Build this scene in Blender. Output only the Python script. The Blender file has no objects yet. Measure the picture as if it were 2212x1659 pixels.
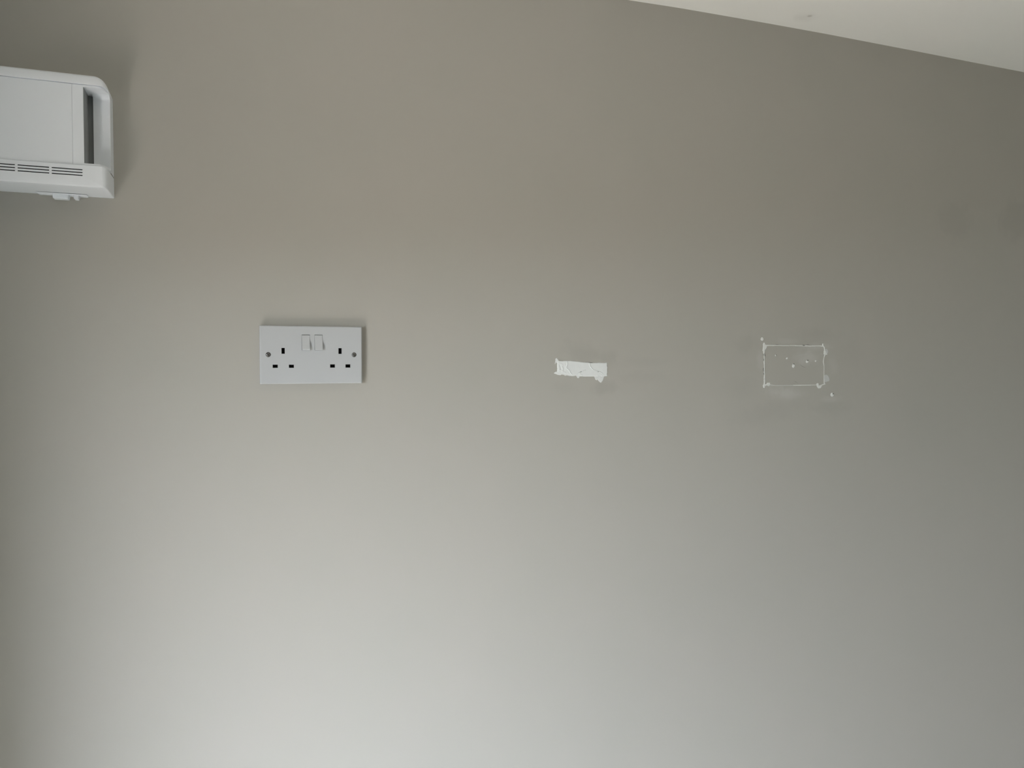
import bpy, bmesh, math, random
import numpy as np
from mathutils import Vector, Euler
from mathutils.noise import noise as pnoise

C = bpy.context.scene.collection
SC = bpy.context.scene

# ------------------------------------------------------------------ camera
CAM = Vector((0.0, -1.195, 1.77))
FPX, W, H = 1661.0, 2212.0, 1659.0
cd = bpy.data.cameras.new('camera'); cam = bpy.data.objects.new('camera', cd); C.objects.link(cam)
cd.sensor_width = 36.0; cd.lens = 36.0 * FPX / W; cd.clip_start = 0.02
cam.location = CAM
cam.rotation_euler = Euler((math.radians(90) - math.atan(49.5 / FPX), 0, math.radians(-20)), 'XYZ')
SC.camera = cam
ROT = cam.rotation_euler.to_matrix()

def at(px, py, y=0.0):
    """point of the plane at depth y (wall face is y = 0) seen at photo pixel px, py"""
    d = ROT @ Vector(((px - W / 2) / FPX, -(py - H / 2) / FPX, -1.0))
    t = (y - CAM.y) / d.y
    return CAM + d * t

# ------------------------------------------------------------------ world, light, exposure
vs = SC.view_settings
SC.display_settings.display_device = 'sRGB'
vs.view_transform = 'Standard'; vs.look = 'None'; vs.gamma = 1.0; vs.use_curve_mapping = False
vs.exposure = 1.95

w = bpy.data.worlds.new('overcast_sky'); SC.world = w; w.use_nodes = True
nt = w.node_tree; nt.nodes.clear()
out = nt.nodes.new('ShaderNodeOutputWorld'); bg = nt.nodes.new('ShaderNodeBackground')
tc = nt.nodes.new('ShaderNodeTexCoord'); sep = nt.nodes.new('ShaderNodeSeparateXYZ')
mr = nt.nodes.new('ShaderNodeMapRange'); mr.inputs['From Min'].default_value = -1; mr.inputs['From Max'].default_value = 1
# by sine of elevation: bright paving close to the house, a dark hedge, then an overcast sky brighter towards the zenith
STOPS = [(-1.0, (.965, .862, .780)), (-.62, (.965, .862, .780)), (-.56, (.06, .06, .06)), (-.38, (.06, .06, .06)), (-.32, (.265, .225, .17)), (-.15, (.265, .225, .17)),
         (-.09, (1.18, 1.34, 1.46)), (.04, (1.22, 1.39, 1.52)), (.10, (1.52, 1.58, 1.75)), (.25, (1.56, 1.64, 1.84)), (.45, (1.75, 1.98, 2.4)), (.60, (3.7, 4.0, 4.0)), (1.0, (4.0, 4.0, 4.0))]
cr = nt.nodes.new('ShaderNodeValToRGB')
els = cr.color_ramp.elements
for i, (e, c) in enumerate(STOPS):
    p = (e + 1) / 2
    el = els[0] if i == 0 else (els.new(p))
    el.position = p; el.color = tuple(v / 4 for v in c) + (1,)
els[-1].color = els[-2].color
# world darkened on this side to hold back the added window's fill
mb = nt.nodes.new('ShaderNodeMapRange'); mb.interpolation_type = 'SMOOTHSTEP'
mb.inputs['From Min'].default_value = -0.22; mb.inputs['From Max'].default_value = -0.06
mix = nt.nodes.new('ShaderNodeMix'); mix.data_type = 'RGBA'
mix.inputs[7].default_value = (.050 / 4, .046 / 4, .030 / 4, 1)
bg.inputs['Strength'].default_value = 5.1 * 4
nt.links.new(tc.outputs['Generated'], sep.inputs[0]); nt.links.new(sep.outputs['Z'], mr.inputs['Value'])
nt.links.new(sep.outputs['X'], mb.inputs['Value']); nt.links.new(mr.outputs['Result'], cr.inputs[0])
nt.links.new(mb.outputs['Result'], mix.inputs[0]); nt.links.new(cr.outputs['Color'], mix.inputs[6])
nt.links.new(mix.outputs[2], bg.inputs['Color']); nt.links.new(bg.outputs[0], out.inputs['Surface'])

# glazed doorway in the left wall for daylight; back window added as ambient fill
XL = -0.504; REV = 0.215
DOOR = (-1.12, -0.56, 0.014, 1.85)          # y0, y1, z0, z1
XRW, YB, ZC = 3.6, -3.8, 2.40
ADDED_WIN = (1.7, 3.3, 0.9, 2.1)                 # x0, x1, z0, z1

def portal(name, loc, rot, sx, sy):
    l = bpy.data.lights.new(name, 'AREA'); l.shape = 'RECTANGLE'; l.size = sx; l.size_y = sy
    l.cycles.is_portal = True
    o = bpy.data.objects.new(name, l); C.objects.link(o); o.location = loc; o.rotation_euler = rot
    return o
portal('doorway_daylight', (XL - REV, (DOOR[0] + DOOR[1]) / 2, (DOOR[2] + DOOR[3]) / 2),
       (math.radians(90), 0, math.radians(-90)), DOOR[1] - DOOR[0], DOOR[3] - DOOR[2])
portal('added_window_fill', ((ADDED_WIN[0] + ADDED_WIN[1]) / 2, YB - 0.2, (ADDED_WIN[2] + ADDED_WIN[3]) / 2),
       (math.radians(90), 0, 0), ADDED_WIN[1] - ADDED_WIN[0], ADDED_WIN[3] - ADDED_WIN[2])
SC.cycles.max_bounces = 12; SC.cycles.diffuse_bounces = 8

# ------------------------------------------------------------------ materials
def mat(name, col, rough=0.5, metal=0.0, bump=0.0, bscale=400.0, spec=0.5, var=0.0, vscale=30.0):
    m = bpy.data.materials.new(name); m.use_nodes = True
    n = m.node_tree; b = n.nodes['Principled BSDF']
    b.inputs['Base Color'].default_value = (*col, 1); b.inputs['Roughness'].default_value = rough
    b.inputs['Metallic'].default_value = metal; b.inputs['Specular IOR Level'].default_value = spec
    g = n.nodes.new('ShaderNodeNewGeometry')
    if bump:
        t = n.nodes.new('ShaderNodeTexNoise'); t.inputs['Scale'].default_value = bscale; t.inputs['Detail'].default_value = 3
        bu = n.nodes.new('ShaderNodeBump'); bu.inputs['Strength'].default_value = bump; bu.inputs['Distance'].default_value = 0.0005
        n.links.new(g.outputs['Position'], t.inputs['Vector']); n.links.new(t.outputs['Fac'], bu.inputs['Height'])
        n.links.new(bu.outputs[0], b.inputs['Normal'])
    if var:
        t = n.nodes.new('ShaderNodeTexNoise'); t.inputs['Scale'].default_value = vscale; t.inputs['Detail'].default_value = 4
        r = n.nodes.new('ShaderNodeMapRange'); r.inputs['To Min'].default_value = 1 - var; r.inputs['To Max'].default_value = 1 + var
        mu = n.nodes.new('ShaderNodeVectorMath'); mu.operation = 'SCALE'; mu.inputs[0].default_value = col
        n.links.new(g.outputs['Position'], t.inputs['Vector']); n.links.new(t.outputs['Fac'], r.inputs['Value'])
        n.links.new(r.outputs[0], mu.inputs['Scale']); n.links.new(mu.outputs[0], b.inputs['Base Color'])
    return m

def add_marks(m, base, marks):
    """soft smudges of dirt, dried filler or plain darker tone on a painted surface: (x, z, rx, rz, angle deg, colour, amount)"""
    n = m.node_tree; b = n.nodes['Principled BSDF']
    g = n.nodes.new('ShaderNodeNewGeometry')
    no = n.nodes.new('ShaderNodeTexNoise'); no.inputs['Scale'].default_value = 55; no.inputs['Detail'].default_value = 5
    n.links.new(g.outputs['Position'], no.inputs['Vector'])
    lo = n.nodes.new('ShaderNodeTexNoise'); lo.inputs['Scale'].default_value = 7; lo.inputs['Detail'].default_value = 2
    n.links.new(g.outputs['Position'], lo.inputs['Vector'])
    # faint unevenness of the rolled paint
    v0 = n.nodes.new('ShaderNodeMix'); v0.data_type = 'RGBA'
    v0.inputs[6].default_value = (base[0] * .975, base[1] * .99, base[2] * .985, 1)
    v0.inputs[7].default_value = (base[0] * 1.025, base[1] * 1.01, base[2] * 1.015, 1)
    n.links.new(lo.outputs['Fac'], v0.inputs[0])
    prev = v0.outputs[2]
    for (x, ax, z, rx, rz, ang, colr, amt, hard) in marks:
        mp = n.nodes.new('ShaderNodeMapping'); mp.vector_type = 'TEXTURE'
        mp.inputs['Location'].default_value = (x, ax, z)
        mp.inputs['Rotation'].default_value = (0, math.radians(-ang), 0)
        mp.inputs['Scale'].default_value = (rx, 1.0 if ax == 0 else rz, rz if ax == 0 else 1.0)
        n.links.new(g.outputs['Position'], mp.inputs['Vector'])
        ln = n.nodes.new('ShaderNodeVectorMath'); ln.operation = 'LENGTH'
        n.links.new(mp.outputs[0], ln.inputs[0])
        a = n.nodes.new('ShaderNodeMath'); a.operation = 'MULTIPLY_ADD'; a.inputs[1].default_value = 1.1
        n.links.new(no.outputs['Fac'], a.inputs[0]); n.links.new(ln.outputs['Value'], a.inputs[2])
        r = n.nodes.new('ShaderNodeMapRange'); r.interpolation_type = 'SMOOTHSTEP'
        r.inputs['From Min'].default_value = 1.55; r.inputs['From Max'].default_value = 1.55 - hard
        r.inputs['To Min'].default_value = 0; r.inputs['To Max'].default_value = amt
        n.links.new(a.outputs[0], r.inputs['Value'])
        mx = n.nodes.new('ShaderNodeMix'); mx.data_type = 'RGBA'
        n.links.new(r.outputs[0], mx.inputs[0]); n.links.new(prev, mx.inputs[6]); mx.inputs[7].default_value = (*colr, 1)
        prev = mx.outputs[2]
    n.links.new(prev, b.inputs['Base Color'])

WALL = (0.430, 0.417, 0.381)
FILL = (0.77, 0.79, 0.79)
DARK = (0.20, 0.19, 0.17)
m_wall = mat('greige_emulsion_paint', WALL, 0.62, bump=0.10, bscale=900, spec=0.35)
def mk(px, py, rx, ry, ang=0, col=DARK, amt=0.15, hard=0.9):
    p = at(px, py); s = (p - CAM).length
    k = (at(px + 5, py).x - at(px - 5, py).x) / 10; kz = (at(px, py - 5).z - at(px, py + 5).z) / 10
    return (p.x, 0, p.z, rx * k, ry * kz, ang, col, amt, hard)
marks = [
    mk(1262, 762, 66, 30, -12, DARK, .14), mk(1318, 772, 26, 28, 0, DARK, .13), mk(1305, 838, 36, 22, 8, DARK, .15, .7),
    mk(1215, 838, 40, 16, 0, DARK, .06), mk(1390, 782, 80, 16, 0, DARK, .06), mk(1385, 815, 70, 18, 0, DARK, .06),
    mk(1612, 745, 36, 30, 20, DARK, .10), mk(1765, 722, 70, 20, 0, DARK, .09), mk(1660, 890, 120, 34, 8, DARK, .08),
    mk(1800, 880, 60, 24, 0, DARK, .09), mk(1600, 838, 46, 30, 0, DARK, .06), mk(1845, 770, 40, 60, 0, DARK, .05),
    mk(1698, 850, 52, 20, 0, FILL, .17), mk(1642, 775, 12, 30, 0, FILL, .12), mk(1742, 774, 34, 22, 0, FILL, .16),
    mk(1762, 750, 50, 12, 3, FILL, .13), mk(1795, 862, 32, 10, 0, FILL, .10), mk(1700, 737, 30, 10, 0, FILL, .08),
    mk(1800, 790, 14, 30, 0, FILL, .08),
    mk(2062, 476, 48, 52, 0, DARK, .09, .6), mk(2195, 478, 50, 58, 0, DARK, .12, .6),  # two faint round spots, slightly darker than the paint
]
add_marks(m_wall, WALL, marks)

m_ceil = mat('white_ceiling_paint', (0.84, 0.85, 0.82), 0.75, bump=0.12, bscale=300, spec=0.3)
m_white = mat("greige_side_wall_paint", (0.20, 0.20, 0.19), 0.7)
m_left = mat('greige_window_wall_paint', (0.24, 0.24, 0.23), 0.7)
m_floor = mat("grey_oak_floor", (0.20, 0.19, 0.165), 0.5, var=0.12, vscale=6)
m_fill = mat('white_filler', FILL, 0.6, bump=0.18, bscale=900, spec=0.3)
m_fill2 = mat('thin_white_filler', (0.74, 0.75, 0.73), 0.75, bump=0.3, bscale=900, spec=0.3)
m_gap_shade = mat('painted_gap_shade', (0.05, 0.048, 0.042), 0.9)  # shade of openings put into the colour of raised strips and discs
m_scr = mat('grey_scratch', (0.24, 0.235, 0.22), 0.9)
m_plate = mat('white_socket_plastic', (0.50, 0.515, 0.53), 0.25, bump=0.03, bscale=600, spec=0.5)
m_unit = mat('white_unit_plastic', (0.83, 0.87, 0.92), 0.42, bump=0.05, bscale=1200, spec=0.45)
m_black = mat('black_plastic', (0.0015, 0.0015, 0.0015), 0.8, spec=0.05)
m_grey = mat('dark_grey_recess', (0.17, 0.185, 0.19), 0.55)
m_recess_shade = mat('recess_shade_grey', (0.24, 0.25, 0.25), 0.55)  # shading put into the colour, for the inner side of the recess
m_slot = mat('dark_slot_lining', (0.006, 0.006, 0.012), 0.8, spec=0.1)
m_screw = mat('screw_steel', (0.22, 0.215, 0.21), 0.3, metal=0.9)
m_screwd = mat('screw_rim_dark', (0.09, 0.085, 0.08), 0.5, metal=0.6)

# ------------------------------------------------------------------ helpers
def link(name, bm, m, parent=None, smooth=False, bevel=0.0, origin=None):
    me = bpy.data.meshes.new(name)
    bmesh.ops.recalc_face_normals(bm, faces=bm.faces)
    if origin is not None:
        bmesh.ops.translate(bm, verts=bm.verts, vec=-Vector(origin))
    bm.to_mesh(me); bm.free()
    if m: me.materials.append(m)
    o = bpy.data.objects.new(name, me); C.objects.link(o)
    if parent: o.parent = parent
    if origin is not None: o.location = origin
    if smooth:
        for p in me.polygons: p.use_smooth = True
    if bevel:
        b = o.modifiers.new('bevel', 'BEVEL'); b.width = bevel; b.segments = 3; b.limit_method = 'ANGLE'; b.angle_limit = math.radians(40)
        b.harden_normals = True
        for p in me.polygons: p.use_smooth = True
        sm = o.modifiers.new('wn', 'WEIGHTED_NORMAL'); sm.keep_sharp = True
    return o

def box(bm, x0, x1, y0, y1, z0, z1):
    v = [bm.verts.new((x, y, z)) for x in (x0, x1) for y in (y0, y1) for z in (z0, z1)]
    for f in ((0, 1, 3, 2), (4, 6, 7, 5), (0, 4, 5, 1), (2, 3, 7, 6), (0, 2, 6, 4), (1, 5, 7, 3)):
        bm.faces.new([v[i] for i in f])
    return v

def struct(o):
    o['kind'] = 'structure'; return o
def tag(o, label, cat, group=None):
    o['label'] = label; o['category'] = cat
    if group: o['group'] = group
    return o
def empty(name, loc, label, cat, group=None):
    o = bpy.data.objects.new(name, None); C.objects.link(o); o.location = loc; o.empty_display_size = 0.02
    return tag(o, label, cat, group)

def rrect(x0, x1, z0, z1, r, n=6):
    """rounded rectangle in XZ, radii r = (bottom-left, bottom-right, top-right, top-left), counter-clockwise"""
    out = []
    for (cx, cz, rr, a0) in ((x0, z0, r[0], 180), (x1, z0, r[1], 270), (x1, z1, r[2], 0), (x0, z1, r[3], 90)):
        sx = 1 if cx == x0 else -1; sz = 1 if cz == z0 else -1
        ox, oz = cx + sx * rr, cz + sz * rr
        for i in range(n + 1):
            a = math.radians(a0 + 90 * i / n)
            out.append((ox + rr * math.cos(a), oz + rr * math.sin(a)))
    return out

def shell(bm, sections, holes=(), hole_depth=0.003, close_back=True):
    """loft of XZ outlines at successive y, the last one closed by a face cut with holes that have walls"""
    rings = [[bm.verts.new((x, y, z)) for (x, z) in pts] for (y, pts) in sections]
    for a, b in zip(rings, rings[1:]):
        for i in range(len(a)):
            j = (i + 1) % len(a)
            bm.faces.new((a[i], a[j], b[j], b[i]))
    if close_back: bm.faces.new(rings[0])
    front = rings[-1]; y = sections[-1][0]
    if not holes:
        bm.faces.new(front); return
    edges = []
    def ring_edges(r):
        for i in range(len(r)):
            j = (i + 1) % len(r)
            e = bm.edges.get((r[i], r[j])) or bm.edges.new((r[i], r[j]))
            edges.append(e)
    ring_edges(front)
    for h in holes:
        hr = [bm.verts.new((x, y, z)) for (x, z) in h]
        ring_edges(hr)
        hb = [bm.verts.new((x, y + hole_depth, z)) for (x, z) in h]
        for i in range(len(hr)):
            j = (i + 1) % len(hr)
            bm.faces.new((hr[i], hr[j], hb[j], hb[i]))
    bmesh.ops.triangle_fill(bm, edges=edges, use_beauty=True)

# ------------------------------------------------------------------ the room
bm = bmesh.new(); box(bm, XL - REV, XRW + .2, 0, 0.12, -0.1, ZC + .1)
struct(link('wall_front', bm, m_wall))
bm = bmesh.new()
y0, y1, z0, z1 = DOOR
box(bm, XL - REV, XL, YB, y0, 0, ZC + .1); box(bm, XL - REV, XL, y1, 0, 0, ZC + .1)
box(bm, XL - REV, XL, y0, y1, z1, ZC + .1); box(bm, XL - REV, XL, y0, y1, -.1, z0)
struct(link('wall_left', bm, m_left))
bm = bmesh.new(); box(bm, XRW, XRW + .2, YB, 0, -.1, ZC + .1); struct(link('wall_right', bm, m_white))
bm = bmesh.new()
x0, x1, z0, z1 = ADDED_WIN
box(bm, XL - REV, x0, YB - .2, YB, -.1, ZC + .1); box(bm, x1, XRW + .2, YB - .2, YB, -.1, ZC + .1)
box(bm, x0, x1, YB - .2, YB, -.1, z0); box(bm, x0, x1, YB - .2, YB, z1, ZC + .1)
struct(link('wall_back', bm, m_white))
bm = bmesh.new(); box(bm, XL, XRW, YB, 0, -.1, 0); struct(link('floor', bm, m_floor))

# ceiling: plastered by hand, its line with the wall bows by a few millimetres
cl = [(1362, 1), (1460, 16), (1547, 31), (1670, 52.5), (1791, 74.5), (1900, 95.5), (1968, 108.5), (2090, 132.5), (2212, 156)]
cpts = [at(*p) for p in cl]
cx_ = [p.x for p in cpts]; cz_ = [p.z for p in cpts]
print('ceiling line', [(round(a, 3), round(b, 4)) for a, b in zip(cx_, cz_)])
def ceil_z(x, y):
    e = float(np.interp(x, cx_, cz_)); f = min(1, -y / 1.0); mean = cz_[4]
    return e * (1 - f) + mean * f
bm = bmesh.new()
xs = np.concatenate([[XL, 0, .5], np.linspace(cx_[0], cx_[-1], 40), [2.2, XRW]])
ys = [0, -.05, -.15, -.3, -.6, -1.0, YB]
g = [[bm.verts.new((x, y, ceil_z(x, y))) for y in ys] for x in xs]
g2 = [[bm.verts.new((x, y, 2.5)) for y in ys] for x in xs]
for i in range(len(xs) - 1):
    for j in range(len(ys) - 1):
        bm.faces.new((g[i][j], g[i + 1][j], g[i + 1][j + 1], g[i][j + 1]))
        bm.faces.new((g2[i][j], g2[i][j + 1], g2[i + 1][j + 1], g2[i + 1][j]))
for k in (0, -1):
    for j in range(len(ys) - 1):
        bm.faces.new((g[k][j], g[k][j + 1], g2[k][j + 1], g2[k][j]))
    for i in range(len(xs) - 1):
        bm.faces.new((g[i][k], g2[i][k], g2[i + 1][k], g[i + 1][k]))
struct(link('ceiling', bm, m_ceil, smooth=False))
def atc(px, py, z):
    d = ROT @ Vector(((px - W / 2) / FPX, -(py - H / 2) / FPX, -1.0)); return CAM + d * ((z - CAM.z) / d.z)
c1 = atc(1749, 35, cz_[4]); c2 = atc(1740, 38, cz_[4])
add_marks(m_ceil, (0.84, 0.85, 0.82), [(c1.x, c1.y, c1.z, .007, .006, 0, (.3, .29, .26), .38, .7), (c2.x, c2.y, c2.z, .035, .022, 0, (.2, .19, .16), .10, .9)])

# ------------------------------------------------------------------ double socket
YS = -0.0105
def S(px, py): p = at(px, py, YS); return p.x, p.z
tl, tr, br, bl = S(560.8, 702.8), S(781.6, 706), S(783, 827.8), S(561.3, 830)
SX0, SX1 = (tl[0] + bl[0]) / 2, (tr[0] + br[0]) / 2
SZ0, SZ1 = (bl[1] + br[1]) / 2, (tl[1] + tr[1]) / 2
print('socket mm', (SX1 - SX0) * 1000, (SZ1 - SZ0) * 1000)
sock = empty('double_socket', ((SX0 + SX1) / 2, 0, SZ0), 'white double wall socket with two rocker switches and two exposed screws', 'socket')
so = Vector(sock.location)
def px_rect(a, b, c, d):
    p, q = S(a, b), S(c, d); return [(p[0], q[1]), (q[0], q[1]), (q[0], p[1]), (p[0], p[1])]
pins = [px_rect(608, 751.5, 615.3, 764.2), px_rect(589, 787.7, 600.1, 794.6), px_rect(624, 787.7, 635, 794.6),
        px_rect(731.1, 752, 738.2, 764.5), px_rect(713.1, 787.1, 723.6, 794.1), px_rect(746.3, 787.1, 756.9, 794.1)]
sw = [px_rect(651.6, 722.8, 669.4, 756.8), px_rect(679.4, 723.2, 697.0, 756.8)]
def circ(px, py, r, n=24):
    c = S(px, py); return [(c[0] + r * math.cos(2 * math.pi * i / n), c[1] + r * math.sin(2 * math.pi * i / n)) for i in range(n)]
scr = [(579.5, 766.0), (764.9, 766.3)]
def ring(ins, r): return rrect(SX0 + ins, SX1 - ins, SZ0 + ins, SZ1 - ins, (r,) * 4, 4)
bm = bmesh.new()
shell(bm, [(-0.0002, ring(0, .0012)), (YS + .0018, ring(0, .0012)), (YS + .0009, ring(.0003, .0012)), (YS + .0001, ring(.0014, .001)), (YS, ring(.0016, .001))],
      holes=pins + sw + [circ(a, b, .0036) for a, b in scr], hole_depth=.0035)
fp = link('faceplate', bm, m_plate, sock); fp.location = -so
for r in pins:
    bm = bmesh.new(); xs_ = [p[0] for p in r]; zs_ = [p[1] for p in r]
    box(bm, min(xs_) - .0004, max(xs_) + .0004, YS + .0022, YS + .0045, min(zs_) - .0004, max(zs_) + .0004)
    o = link('pin_slot', bm, m_black, sock); o.location = -so; o['label'] = 'black pin slot'
for r in sw:
    X0, X1 = r[0][0] + .00025, r[1][0] - .00012; Z0, Z1 = r[0][1] + .00008, r[2][1] - .0004
    # rocker: top edge pressed in, lower edge standing proud with a short chamfer
    prof = [(YS + .003, Z0), (YS - .0040, Z0 + .0001), (YS - .0052, Z0 + .0014), (YS - .0050, Z0 + .0030), (YS - .0012, (Z0 + Z1) / 2 + .002), (YS + .0003, Z1 - .0006), (YS + .0012, Z1), (YS + .003, Z1)]
    bm = bmesh.new()
    a = [bm.verts.new((X0, y, z)) for y, z in prof]; b = [bm.verts.new((X1, y, z)) for y, z in prof]
    bm.faces.new(a); bm.faces.new(b[::-1])
    for i in range(len(prof)):
        j = (i + 1) % len(prof); bm.faces.new((a[i], b[i], b[j], a[j]))
    o = link('rocker_switch', bm, m_plate, sock, bevel=.0003); o.location = -so
for k, (a, b) in enumerate(scr):
    c = S(a, b)
    bm = bmesh.new()
    # raised countersunk head with a slot cut across
    n = 32; rr = .0031; ang = math.radians(35 if k == 0 else -30)
    rings = []
    for (q, y) in ((1.0, .0016), (1.0, .0006), (.82, .0002), (.5, 0), (.2, -.0001)):
        rings.append([bm.verts.new((c[0] + rr * q * math.cos(2 * math.pi * i / n), YS + y, c[1] + rr * q * math.sin(2 * math.pi * i / n))) for i in range(n)])
    for p, q in zip(rings, rings[1:]):
        for i in range(n): bm.faces.new((p[i], p[(i + 1) % n], q[(i + 1) % n], q[i]))
    bm.faces.new(rings[-1]); bm.faces.new(rings[0][::-1])
    s = link('screw', bm, m_screw, sock, smooth=True); s.location = -so; s['label'] = 'steel slotted screw'
    bm = bmesh.new()
    rg = [[bm.verts.new((c[0] + r_ * math.cos(2 * math.pi * i / n), YS + y_, c[1] + r_ * math.sin(2 * math.pi * i / n))) for i in range(n)] for r_, y_ in ((.00365, .0001), (.0030, .0012))]
    for i in range(n): bm.faces.new((rg[0][i], rg[0][(i + 1) % n], rg[1][(i + 1) % n], rg[1][i]))
    link('screw_recess', bm, m_screwd, s)
    bm = bmesh.new()
    vv = box(bm, -.0028, .0028, -.0003, .0006, -.0004, .0004)
    for v in vv:
        x, z = v.co.x, v.co.z
        v.co.x = c[0] + x * math.cos(ang) - z * math.sin(ang); v.co.z = c[1] + x * math.sin(ang) + z * math.cos(ang); v.co.y += YS
    link('screw_slot', bm, m_screwd, s)

# ------------------------------------------------------------------ ventilation unit on the wall, cut by the photo's left edge
YF = -0.064
def U(px, py, y=YF): p = at(px, py, y); return p.x, p.z
XR = at(245, 300, 0).x
XLU = XR - 0.325
ZB = at(120, 420.5, -0.001).z
ZT = U(79.6, 149.4, -.056)[1]; ZT = (ZT + U(165, 160.8, -.056)[1]) / 2
ZS1 = (U(0, 163)[1] + U(155, 179.7)[1]) / 2          # seam under the top cover
ZS0 = (U(0, 343)[1] + U(155, 354.7)[1] + U(228, 361.5)[1]) / 3   # seam above the bottom cover
unit = empty('ventilation_unit', ((XR + XLU) / 2, 0, ZB), 'white plastic wall-mounted ventilation unit with thin horizontal slots and a side recess', 'ventilation unit')
uo = Vector(unit.location)
print('unit mm', XR - XLU, ZT - ZB, ZS1 - ZB, ZS0 - ZB)
def part(name, bm, m, **k):
    o = link(name, bm, m, unit, **k); o.location = -uo; return o
G = .0002
def tc_out(i, rx):   # top cover outline, inset i on top and sides only, elliptical upper corners
    rz = (ZT - i - ZS1 - G) * .93; n = 12
    pts = [(XLU + i, ZS1 + G), (XR - i, ZS1 + G)]
    pts += [(XR - i - rx + rx * math.cos(t), ZT - i - rz + rz * math.sin(t)) for t in [math.pi / 2 * k / n for k in range(n + 1)]]
    pts += [(XLU + i + rx - rx * math.cos(t), ZT - i - rz + rz * math.sin(t)) for t in [math.pi / 2 * k / n for k in range(n, -1, -1)]]
    return pts
bm = bmesh.new()
shell(bm, [(-.0002, tc_out(0, .0135)), (-.045, tc_out(0, .0135)), (-.055, tc_out(.0007, .0135)), (-.0605, tc_out(.0018, .013)), (-.0632, tc_out(.0032, .012)), (-.0645, tc_out(.0050, .011))])
part('top_cover', bm, m_unit, smooth=True).modifiers.new('e', 'EDGE_SPLIT').split_angle = math.radians(40)
# bottom cover with three rows of slots
def bc_out(i, ib, r):
    return rrect(XLU + i, XR - i, ZB + ib, ZS0 - G, (.0012, .0012, r, r), 10)
holes = []
rows = [(1168, 1248), (1200, 1278), (1233, 1308)]
xe = U(178.4, 370)[0]
pitch = U(178.4, 370)[0] - U(106.4, 362)[0]
for (ya, yb) in rows:
    zc = (U(0, ya / 5.027 + 120)[1] + U(178, yb / 5.027 + 120)[1]) / 2
    for k in range(5):
        xr = xe - k * pitch; xl = xr - pitch + .0027
        holes.append(rrect(xl, xr, zc - .00068, zc + .00068, (.0003,) * 4, 2))
zf = (U(0, 389)[1] + U(155, 400.5)[1]) / 2     # bend between face and underside
bm = bmesh.new()
shell(bm, [(-.0002, bc_out(0, 0, .0012)), (-.02, bc_out(0, 0, .0012)), (-.052, bc_out(.0003, .0003, .0012)), (-.0600, bc_out(.0012, .0006, .0012)), (-.0628, bc_out(.0028, .0009, .0012)),
           (-.0640, bc_out(.0042, .0012, .0012)), (YF - .0009, bc_out(.0054, .0026, .001))], holes=holes, hole_depth=.0010)
part('bottom_cover', bm, m_unit, smooth=True).modifiers.new('e', 'EDGE_SPLIT').split_angle = math.radians(35)
bm = bmesh.new()
zs_ = [z for h in holes for _, z in h]; xs_ = [x for h in holes for x, _ in h]
box(bm, min(xs_) - .002, max(xs_) + .002, YF + .0001, YF + .0025, min(zs_) - .002, max(zs_) + .002)
part('slot_lining', bm, m_slot)['label'] = 'black inside of the slots'
# front panel and the fixed strip beside it
xs1, xs2 = U(155.6, 260)[0], U(180, 260)[0]
bm = bmesh.new(); box(bm, XLU + (XR - xs2) + .015, xs1 - .00006, YF + .001, YF + .022, ZS0 + G, ZS1 - G); part('front_panel', bm, m_unit, bevel=.0004)
bm = bmesh.new(); box(bm, xs1 + .00006, xs2, YF + .0012, YF + .040, ZS0 + G, ZS1 - G); part('side_strip', bm, m_unit, bevel=.0004)
# casing between the covers: back box, recess wall, scoop and rim (right side, mirrored on the left)
YFL = -.027
x202 = at(202, 280, -.031).x; x237 = at(237, 280, -.0352).x
for mir in (False, True):
    def X(x): return (XR + XLU - x) if mir else x
    bm = bmesh.new()
    nz = 40; prof = [(XR, -.0002), (XR, -.020), (XR, -.028), (XR - .0005, -.0325), (XR - .0014, -.0346), (x237 + .0008, -.0354), (x237, -.0352)]
    ns = 10
    for i in range(1, ns + 1):
        t = i / ns; prof.append((x237 + (x202 - x237) * t, -.0352 + .0042 * (1 - (1 - t) ** 1.5)))
    nsc = len(prof)
    prof += [(x202, YFL), (xs2 - .004, YFL)]
    grid = []
    for k in range(nz + 1):
        u = k / nz; z = ZS0 + G + (ZS1 - ZS0 - 2 * G) * (.5 - .5 * math.cos(math.pi * u))
        row = []
        for idx, (x, y) in enumerate(prof):
            yy = y
            if 4 < idx < nsc:
                for dz, rr, yt in ((ZS1 - z, .009, -.0625), (z - ZS0, .005, -.050)):
                    if dz < rr:
                        q = 1 - dz / rr; yy += (yt - yy) * (1 - math.sqrt(max(0, 1 - q * q))) * .85
            row.append(bm.verts.new((X(x), yy, z)))
        grid.append(row)
    for k in range(nz):
        for i in range(len(prof) - 1):
            bm.faces.new((grid[k][i], grid[k][i + 1], grid[k + 1][i + 1], grid[k + 1][i]))
    part('side_casing', bm, m_unit, smooth=True).modifiers.new('e', 'EDGE_SPLIT').split_angle = math.radians(40)
bm = bmesh.new(); box(bm, XLU + .03, XR - .03, -.045 + .030, -.0002, ZB + .01, ZT - .01); box(bm, XLU + .045, xs2 - .002, -.055, -.0002, ZS0 - .005, ZS1 + .005)
part('casing', bm, m_unit)
# dark grey plate at the bottom of the recess
xg1 = x202
bm = bmesh.new(); box(bm, xs2 - .001, xg1 - .0001, YFL - .0012, YFL - .0001, ZS0 + .0005, ZS1 - .0035); part('recess_plate', bm, m_grey, bevel=.0003)['label'] = 'dark grey plate inside the side recess'
bm = bmesh.new(); box(bm, xs2 + .00002, xs2 + .0004, -.0615, YFL, ZS0 + .0005, ZS1 - .0012); part('recess_side_shade', bm, m_recess_shade)['label'] = 'grey skin painting shade on the inner side of the recess'  # thin grey skin added to darken the shaded side of the strip
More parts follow.
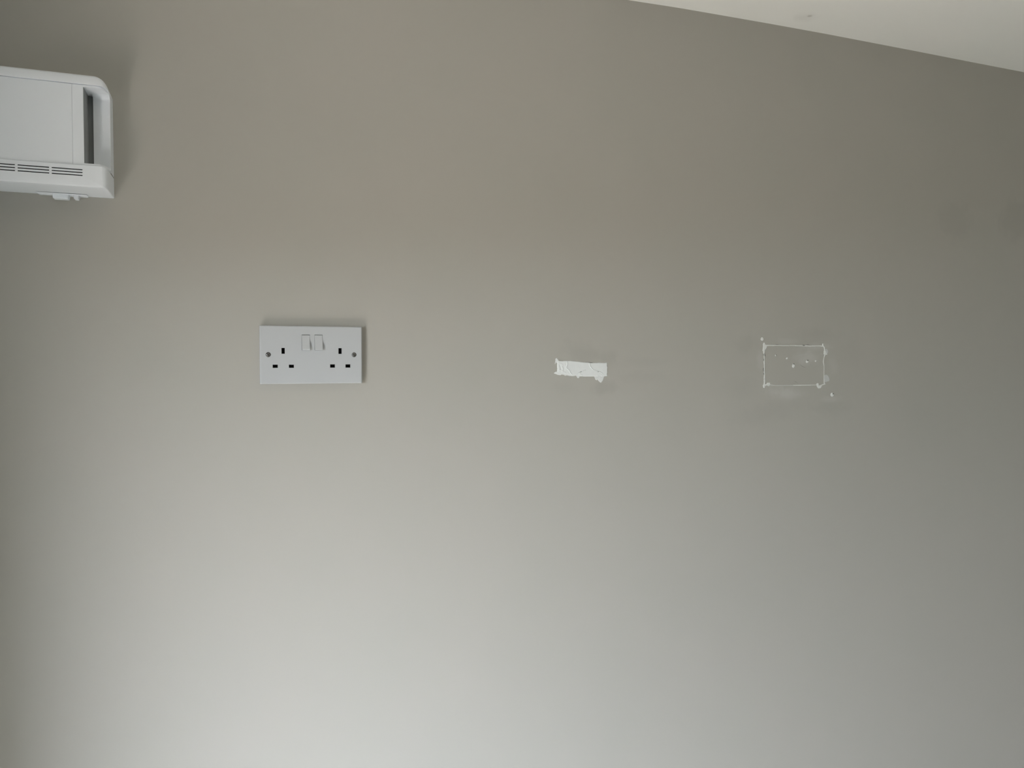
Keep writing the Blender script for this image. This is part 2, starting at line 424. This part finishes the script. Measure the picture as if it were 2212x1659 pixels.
# thin lips of the casing that close the recess above and below, rounded back into the end
for (za, zb) in ((ZS0 + G, ZS0 + .0030), (ZS1 - .0028, ZS1 - G)):
    bm = bmesh.new(); prof = [(xs2 - .0005, YFL), (xs2 - .0005, -.0632)]
    xe_, ye_ = XR - .0002, -.030; cxr = .0115
    prof += [(xe_ - cxr + cxr * math.sin(t), -.0632 + .020 * (1 - math.cos(t))) for t in [math.pi / 2 * k / 12 for k in range(13)]]
    prof += [(xe_, YFL)]
    a = [bm.verts.new((x, y, za)) for x, y in prof]; b = [bm.verts.new((x, y, zb)) for x, y in prof]
    bm.faces.new(a); bm.faces.new(b[::-1])
    for i in range(len(prof)):
        j = (i + 1) % len(prof); bm.faces.new((a[i], b[i], b[j], a[j]))
    part('recess_lip', bm, m_unit, smooth=True).modifiers.new('e', 'EDGE_SPLIT').split_angle = math.radians(40)
# pull plate with two tabs under the unit
yp = -.017
xa, xb = at(76, 416, yp).x, at(187.5, 424, yp).x
zt_, zb_ = ZB + .0005, at(95, 416.5, yp).z
bm = bmesh.new(); shell(bm, [(-.0005, rrect(xa, xb, zb_, zt_, (.0028, .0028, .001, .001), 5)), (yp + .001, rrect(xa, xb, zb_, zt_, (.0028, .0028, .001, .001), 5)), (yp, rrect(xa + .0008, xb - .0008, zb_ + .0008, zt_, (.002, .002, .001, .001), 5))])
sp = part('control_plate', bm, m_unit, smooth=True); sp.modifiers.new('e', 'EDGE_SPLIT').split_angle = math.radians(40)
for (a, b, zz0, zz1) in ((111.5, 148.5, 419, 432.0), (157, 170, 424, 433.0)):
    xa2, xb2 = at(a, 428, yp).x, at(b, 428, yp).x
    zl = at((a + b) / 2, zz1 - 3.5, yp).z
    bm = bmesh.new(); vv = box(bm, xa2, xb2, yp + .0012, -.004, zl, zb_ + .001)
    for v in vv:
        if v.co.z < zb_ - .001: v.co.x += .0012 if v.co.x < (xa2 + xb2) / 2 else -.0008
    o = link('slider_tab', bm, m_unit, sp, bevel=.0009)

# ------------------------------------------------------------------ filler work
def heightfield(name, polys, m, thick, ridges=(), spacing=.00035, edge=.0016, rough=.00015, parent=None, seed=0, fr=220):
    """relief of spread filler: outlines in wall metres; height falls to the wall along the ragged outline"""
    allp = np.concatenate([np.array(p) for p in polys])
    x0, z0 = allp.min(0) - spacing; x1, z1 = allp.max(0) + spacing
    nx, nz = int((x1 - x0) / spacing) + 2, int((z1 - z0) / spacing) + 2
    xs = x0 + np.arange(nx) * spacing; zs = z0 + np.arange(nz) * spacing
    GX, GZ = np.meshgrid(xs, zs, indexing='ij')
    # ragged displacement of the test point
    rnd = np.array([[pnoise(Vector((x * fr * 3, z * fr * 3, seed))) for z in zs] for x in xs]) if nx * nz < 60000 else np.zeros_like(GX)
    TX = GX + rnd * .0003; TZ = GZ - rnd * .0003
    def segdist(px, pz, a, b):
        ax, az = a; bx, bz = b; dx, dz = bx - ax, bz - az; L = dx * dx + dz * dz + 1e-18
        t = np.clip(((px - ax) * dx + (pz - az) * dz) / L, 0, 1)
        return np.hypot(px - ax - t * dx, pz - az - t * dz)
    dist = np.full(GX.shape, -1.0)
    for p in polys:
        ins = np.zeros(GX.shape, bool); d = np.full(GX.shape, 9.0)
        for i in range(len(p)):
            a, b = p[i], p[(i + 1) % len(p)]
            d = np.minimum(d, segdist(TX, TZ, a, b))
            if a[1] != b[1]:
                c = ((a[1] > TZ) != (b[1] > TZ)) & (TX < (b[0] - a[0]) * (TZ - a[1]) / (b[1] - a[1]) + a[0])
                ins ^= c
        dist = np.maximum(dist, np.where(ins, d, -d))
    t = np.clip((dist + spacing * .5) / edge, 0, 1)
    hgt = thick * np.sqrt(np.clip(1 - (1 - t) ** 2, 0, 1))
    if rough:
        n2 = np.array([[pnoise(Vector((x * fr, z * fr, 7 + seed))) for z in zs] for x in xs]) if nx * nz < 60000 else 0
        hgt = hgt + rough * n2 * t
    for (pl, wdt, h) in ridges:
        d = np.full(GX.shape, 9.0)
        for a, b in zip(pl, pl[1:]): d = np.minimum(d, segdist(GX, GZ, a, b))
        hgt = hgt + h * np.exp(-(d / wdt) ** 2) * np.clip(t * 2, 0, 1)
    keep = dist > -spacing * .5
    bm = bmesh.new(); idx = {}
    def V(i, j):
        k = (i, j)
        if k not in idx: idx[k] = bm.verts.new((GX[i, j], -.00005 - max(0, hgt[i, j]), GZ[i, j]))
        return idx[k]
    q = keep[:-1, :-1].astype(int) + keep[1:, :-1] + keep[:-1, 1:] + keep[1:, 1:]
    for i, j in zip(*np.where(q >= 3)):
        vs_ = [(i, j), (i + 1, j), (i + 1, j + 1), (i, j + 1)]
        vs_ = [V(*k) for k in vs_ if keep[k]]
        bm.faces.new(vs_)
    # skirt down to the wall so the relief is closed at its outline
    be = [e for e in bm.edges if len(e.link_faces) == 1]
    mp = {}
    for e in be:
        for v in e.verts:
            if v not in mp: mp[v] = bm.verts.new((v.co.x, -.00002, v.co.z))
    for e in be: bm.faces.new((e.verts[0], e.verts[1], mp[e.verts[1]], mp[e.verts[0]]))
    me_o = link(name, bm, m, parent, smooth=True)
    for p in me_o.data.polygons: p.use_smooth = True
    return me_o
def wpt(px, py): p = at(px, py); return (p.x, p.z)
def z3(l): return [wpt(1170 + a / 9.761, 710 + b / 9.761) for a, b in l]
def z4(l): return [wpt(1600 + a / 7.542, 690 + b / 7.542) for a, b in l]

out1 = z3([(335,672),(360,680),(420,683),(500,680),(600,676),(670,686),(750,690),(850,705),(950,712),(1060,722),(1200,718),(1350,722),(1370,712),(1378,740),(1376,780),(1388,820),(1380,870),(1386,920),(1375,965),(1385,985),(1375,1000),(1335,1003),(1310,1000),(1270,1010),(1225,1000),(1190,1016),(1150,1008),(1105,1008),(1000,1010),(880,1008),(800,1004),(760,1000),(725,992),(640,990),(600,978),(560,970),(530,960),(500,965),(470,950),(420,935),(370,930),(330,915),(330,820),(328,750)])
thin1 = [z3([(290,640),(318,615),(345,650),(365,690),(345,735),(322,728),(298,705),(290,745),(278,745),(283,705),(290,680)]),
         z3([(325,900),(300,905),(265,925),(262,945),(300,955),(340,975),(395,980),(420,965),(470,975),(500,992),(530,982),(560,990),(600,996),(640,1000),(700,1000),(640,975),(560,955),(470,935),(400,915)]),
         z3([(725,985),(745,1025),(765,1045),(790,1035),(800,1000)]),
         z3([(1105,1000),(1118,1030),(1135,1075),(1165,1088),(1178,1065),(1195,1095),(1225,1125),(1250,1140),(1285,1100),(1300,1060),(1315,1015),(1335,995),(1250,975),(1170,985)])]
def rd(l, wmm, hmm): return (z3(l), wmm / 1000, hmm / 1000)
fp1 = empty('filler_patch', (*[(wpt(1255, 800)[0])], 0, wpt(1255, 800)[1]), 'bright white filler smeared over a narrow rectangular hole, ragged along its lower edge', 'wall filler')
fo = Vector(fp1.location)
o = heightfield('filler', [out1], m_fill, .0011, ridges=[
    rd([(530,700),(535,760),(515,790),(512,830),(550,860),(580,885),(590,920),(625,955)], .6, .9),
    rd([(1005,740),(1015,790),(1050,840),(1100,875),(1180,895),(1240,920),(1280,950)], .5, .9),
    rd([(365,860),(430,890),(490,920)], .6, .6), rd([(350,725),(420,745),(450,775)], .6, .5), rd([(385,780),(410,850),(400,900)], 1.5, -.5),
    rd([(450,770),(470,840),(470,900)], 1.5, -.4),
    rd([(780,950),(870,890),(915,880)], .7, .8), rd([(770,935),(850,895)], .6, -.6), rd([(800,955),(850,985)], .6, .6),
    rd([(1180,1000),(1260,1080)], 1.0, .5), rd([(1240,990),(1220,1090)], .9, -.4)], parent=fp1, seed=1, rough=.00012, fr=120)
o.location = -fo
m_edge = mat('filler_feathered_edge', (0.73, 0.745, 0.74), 0.75, bump=.3, bscale=900)
for k, p in enumerate(thin1):
    o = heightfield('filler_smear', [p], m_edge, .0005, parent=fp1, seed=11 + k, edge=.0012); o.location = -fo
def strip(name, pts, width, m, parent, h=.0003, y=0.0, taper=True):
    """thin raised or dark line following pts"""
    bm = bmesh.new(); n = len(pts); L = []; R_ = []
    for i, p in enumerate(pts):
        a = pts[max(0, i - 1)]; b = pts[min(n - 1, i + 1)]
        d = Vector((b[0] - a[0], b[1] - a[1])).normalized(); q = Vector((-d.y, d.x)) * width / 2
        if taper and i in (0, n - 1): q *= .35
        L.append((p[0] + q.x, p[1] + q.y)); R_.append((p[0] - q.x, p[1] - q.y))
    loop = L + R_[::-1]
    f = [bm.verts.new((x, y - h, z)) for x, z in loop]; b_ = [bm.verts.new((x, y - .00001, z)) for x, z in loop]
    m2 = len(loop)
    for i in range(n - 1):
        bm.faces.new((f[i], f[i + 1], f[m2 - 2 - i], f[m2 - 1 - i]))
    for i in range(m2): bm.faces.new((f[i], f[(i + 1) % m2], b_[(i + 1) % m2], b_[i]))
    return link(name, bm, m, parent)
def gap_shade1(pts, wmm, h): 
    o = strip('gap_shade', z3(pts), wmm / 1000, m_gap_shade, fp1, h=h); o.location = -fo; o['label'] = 'dark strip painting the shade of a crack'  # raised dark strip in place of the shade inside an opening
gap_shade1([(935,712),(955,714),(975,713)], .9, .0004); gap_shade1([(985,712),(1030,717),(1075,716)], 1.0, .0004); gap_shade1([(478,678),(505,680)], .6, .0003)
gap_shade1([(1168,904),(1185,910),(1203,911)], .65, .0016); gap_shade1([(800,922),(830,906),(848,901)], .5, .0013)

# the cut panel beside it: a painted rectangle set back in the wall, its joint filled in white
panel = empty('wall_panel', (wpt(1716, 790)[0], 0, wpt(1716, 790)[1]), 'painted rectangular cut-out set back in the wall, outlined by white filler lines', 'wall panel')
po = Vector(panel.location)
pc = z4([(392, 445), (1355, 448), (1352, 1055), (392, 1062)])
bm = bmesh.new(); f = [bm.verts.new((x, -.00025, z)) for x, z in pc]; b_ = [bm.verts.new((x, -.00001, z)) for x, z in pc]
bm.faces.new(f)
for i in range(4): bm.faces.new((f[i], f[(i + 1) % 4], b_[(i + 1) % 4], b_[i]))
o = link('painted_board', bm, m_wall, panel); o.location = -po
def band(pts, widths):
    """closed outline of a line of filler with varying width (zoom pixels)"""
    widths = [w_ * .85 for w_ in widths]
    n = len(pts); L = []; R_ = []
    for i, p in enumerate(pts):
        a = pts[max(0, i - 1)]; b = pts[min(n - 1, i + 1)]
        dx, dy = b[0] - a[0], b[1] - a[1]; l = math.hypot(dx, dy) or 1
        L.append((p[0] - dy / l * widths[i] / 2, p[1] + dx / l * widths[i] / 2)); R_.append((p[0] + dy / l * widths[i] / 2, p[1] - dx / l * widths[i] / 2))
    return z4(L + R_[::-1])
polys = [
    band([(375,425),(480,422),(600,422),(700,425),(850,425),(1000,428),(1120,434),(1240,430),(1340,434),(1362,455)], [34,20,17,16,16,17,20,17,16,20]),
    band([(383,400),(380,470),(378,560),(384,620),(382,700),(386,760),(380,840),(388,900),(384,960),(388,1030),(380,1070)], [34,44,17,14,20,14,20,16,24,20,26]),
    band([(375,1080),(440,1058),(560,1076),(700,1076),(820,1074),(900,1072),(1000,1070),(1120,1070),(1240,1066)], [28,20,8,6,9,16,16,13,9]),
    band([(1362,450),(1366,500),(1376,560),(1356,620),(1346,690),(1356,760),(1356,900),(1356,960),(1360,1030),(1372,1058)], [16,14,26,10,16,7,6,12,14,18]),
    band([(1372,1052),(1330,1065),(1280,1090),(1250,1080)], [18,18,20,22]),
    z4([(372,378),(385,378),(400,408),(430,415),(425,450),(405,490),(385,490),(355,515),(360,480),(375,455),(362,410)]),
    z4([(360,1070),(385,1045),(420,1055),(430,1030),(475,1028),(478,1060),(450,1085),(420,1075),(395,1090),(385,1118),(368,1112)]),
    z4([(1232,1050),(1250,1035),(1268,1045),(1268,1075),(1300,1070),(1320,1085),(1300,1120),(1265,1125),(1242,1095)]),
    z4([(1330,395),(1344,395),(1350,425),(1372,450),(1370,470),(1345,440),(1325,438)]),
    z4([(1352,510),(1390,512),(1396,550),(1412,575),(1375,578),(1350,565)]),
]
ov = [z4([(1362,900),(1405,898),(1432,925),(1448,975),(1442,1008),(1385,1018),(1356,1030),(1350,990)]),
      z4([(1370,480),(1400,475),(1424,505),(1422,550),(1400,570),(1385,530)]),
      z4([(430,1060),(480,1050),(478,1085),(440,1090)])]
o = heightfield('filler_seam', polys, m_fill2, .0007, spacing=.0004, edge=.001, rough=.0002, parent=panel, seed=3, fr=300)
o.location = -po; o['label'] = 'white filler line around the panel'
m_thin = mat('filler_wiped_thin', (0.56, 0.57, 0.56), 0.8, bump=.2, bscale=700)
def chaikin(p, n=2):
    for _ in range(n):
        p = [q for i in range(len(p)) for q in ((.75 * p[i][0] + .25 * p[(i + 1) % len(p)][0], .75 * p[i][1] + .25 * p[(i + 1) % len(p)][1]), (.25 * p[i][0] + .75 * p[(i + 1) % len(p)][0], .25 * p[i][1] + .75 * p[(i + 1) % len(p)][1]))]
    return p
ov = [chaikin(p) for p in ov]
for k, p in enumerate(ov):
    o = heightfield('filler_smear', [p], m_thin, .0003, spacing=.0004, edge=.001, rough=.00008, parent=panel, seed=5 + k); o.location = -po
def line4(name, pts, wmm, m, h=.0004):
    o = strip(name, z4(pts), wmm / 1000, m, panel, h=h); o.location = -po; return o
m_faint = mat('filler_wiped_faint', (0.48, 0.48, 0.46), 0.8)
line4('filler_streak', [(895,597),(960,585),(1030,570),(1100,560),(1160,556)], .9, m_faint)
line4('filler_streak', [(1290,558),(1340,566),(1400,572)], 1.1, m_faint)
line4('filler_streak', [(698,1085),(700,1120),(697,1155)], .7, m_faint, h=.0002)
line4('scratch', [(965,735),(990,757),(1020,775),(1052,785)], .6, m_scr, h=.0004)
line4('scratch', [(868,1003),(895,1018),(930,1035)], .6, m_scr, h=.0004)
line4('gap_shade', [(1004,419),(1022,423),(1040,424)], 1.3, m_gap_shade, h=.0013)['label'] = 'dark strip painting the shade of a crack'
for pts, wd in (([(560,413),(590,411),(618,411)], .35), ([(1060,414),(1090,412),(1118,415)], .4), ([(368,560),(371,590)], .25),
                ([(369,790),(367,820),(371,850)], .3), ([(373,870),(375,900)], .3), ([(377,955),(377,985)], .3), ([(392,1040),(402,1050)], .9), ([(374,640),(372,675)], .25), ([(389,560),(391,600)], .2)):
    line4('gap_shade', pts, wd, m_gap_shade, h=.0009)['label'] = 'dark strip painting the shade of a crack'  # shade along the joint, laid on as dark raised strips

def dab_mesh(px, py, rx, ry, hole=None, seed=0, h=.0009):
    """lump of filler pressed into a screw hole; px py in zoom-4 pixels"""
    bm = bmesh.new(); n = 20; c = z4([(px, py)])[0]
    k = abs(z4([(px + 10, py)])[0][0] - c[0]) / 10; kz = abs(z4([(px, py + 10)])[0][1] - c[1]) / 10
    rings = []
    for (q, y) in ((1, .0), (.97, h * .5), (.8, h * .85), (.5, h), (.2, h * 1.02)):
        rr = []
        for i in range(n):
            a = 2 * math.pi * i / n; w_ = 1 + .16 * pnoise(Vector((math.cos(a) * 1.5, math.sin(a) * 1.5, seed * 3.1)))
            rr.append(bm.verts.new((c[0] + rx * k * q * w_ * math.cos(a), -.0002 - y, c[1] + ry * kz * q * w_ * math.sin(a))))
        rings.append(rr)
    for p, q in zip(rings, rings[1:]):
        for i in range(n): bm.faces.new((p[i], p[(i + 1) % n], q[(i + 1) % n], q[i]))
    bm.faces.new(rings[-1]); bm.faces.new(rings[0][::-1])
    return bm, c, k, kz
def dab(px, py, rx, ry, hole, parent, label=None, seed=0):
    bm, c, k, kz = dab_mesh(px, py, rx, ry, seed=seed)
    if parent is None:
        o = link('filled_screw_hole', bm, m_fill2, None, smooth=True, origin=(c[0], 0, c[1])); tag(o, label, 'wall filler', 'filled holes beside the panel'); off = Vector((c[0], 0, c[1]))
        par = o
    else:
        o = link('filler_dab', bm, m_fill2, parent, smooth=True); o.location = -po; off = Vector((0, 0, 0)); par = o
    if hole:
        hx, hy, hr = hole
        hc = z4([(hx, hy)])[0]; b2 = bmesh.new(); n = 12
        r0 = [b2.verts.new((hc[0] + hr * k * math.cos(2 * math.pi * i / n), -.00135, hc[1] + hr * kz * math.sin(2 * math.pi * i / n))) for i in range(n)]
        r1 = [b2.verts.new((v.co.x, -.0002, v.co.z)) for v in r0]
        b2.faces.new(r0); b2.faces.new(r1[::-1])
        for i in range(n): b2.faces.new((r0[i], r0[(i + 1) % n], r1[(i + 1) % n], r1[i]))
        h_ = link('hole', b2, m_gap_shade, par); h_.location = -off; h_['label'] = 'dark disc painting the shade in an open hole'  # raised dark disc stands for the shade inside the pit
    return o
dab(567, 587, 9, 14, (571, 577, 4), panel, seed=1)
dab(750, 634, 14, 18, None, panel, seed=2)
dab(1079, 688, 21, 22, (1087, 668, 6), panel, seed=3)
dab(1220, 678, 13, 14, (1231, 683, 3), panel, seed=4)
dab(859, 755, 24, 35, (860, 726, 6.5), panel, seed=5)
dab(347, 319, 25, 29, None, None, 'small white round filled screw hole above the top left corner of the panel', seed=6)
dab(1487, 1226, 26, 31, (1500, 1213, 8), None, 'small white filled screw hole with a dark pit, below right of the panel', seed=7)
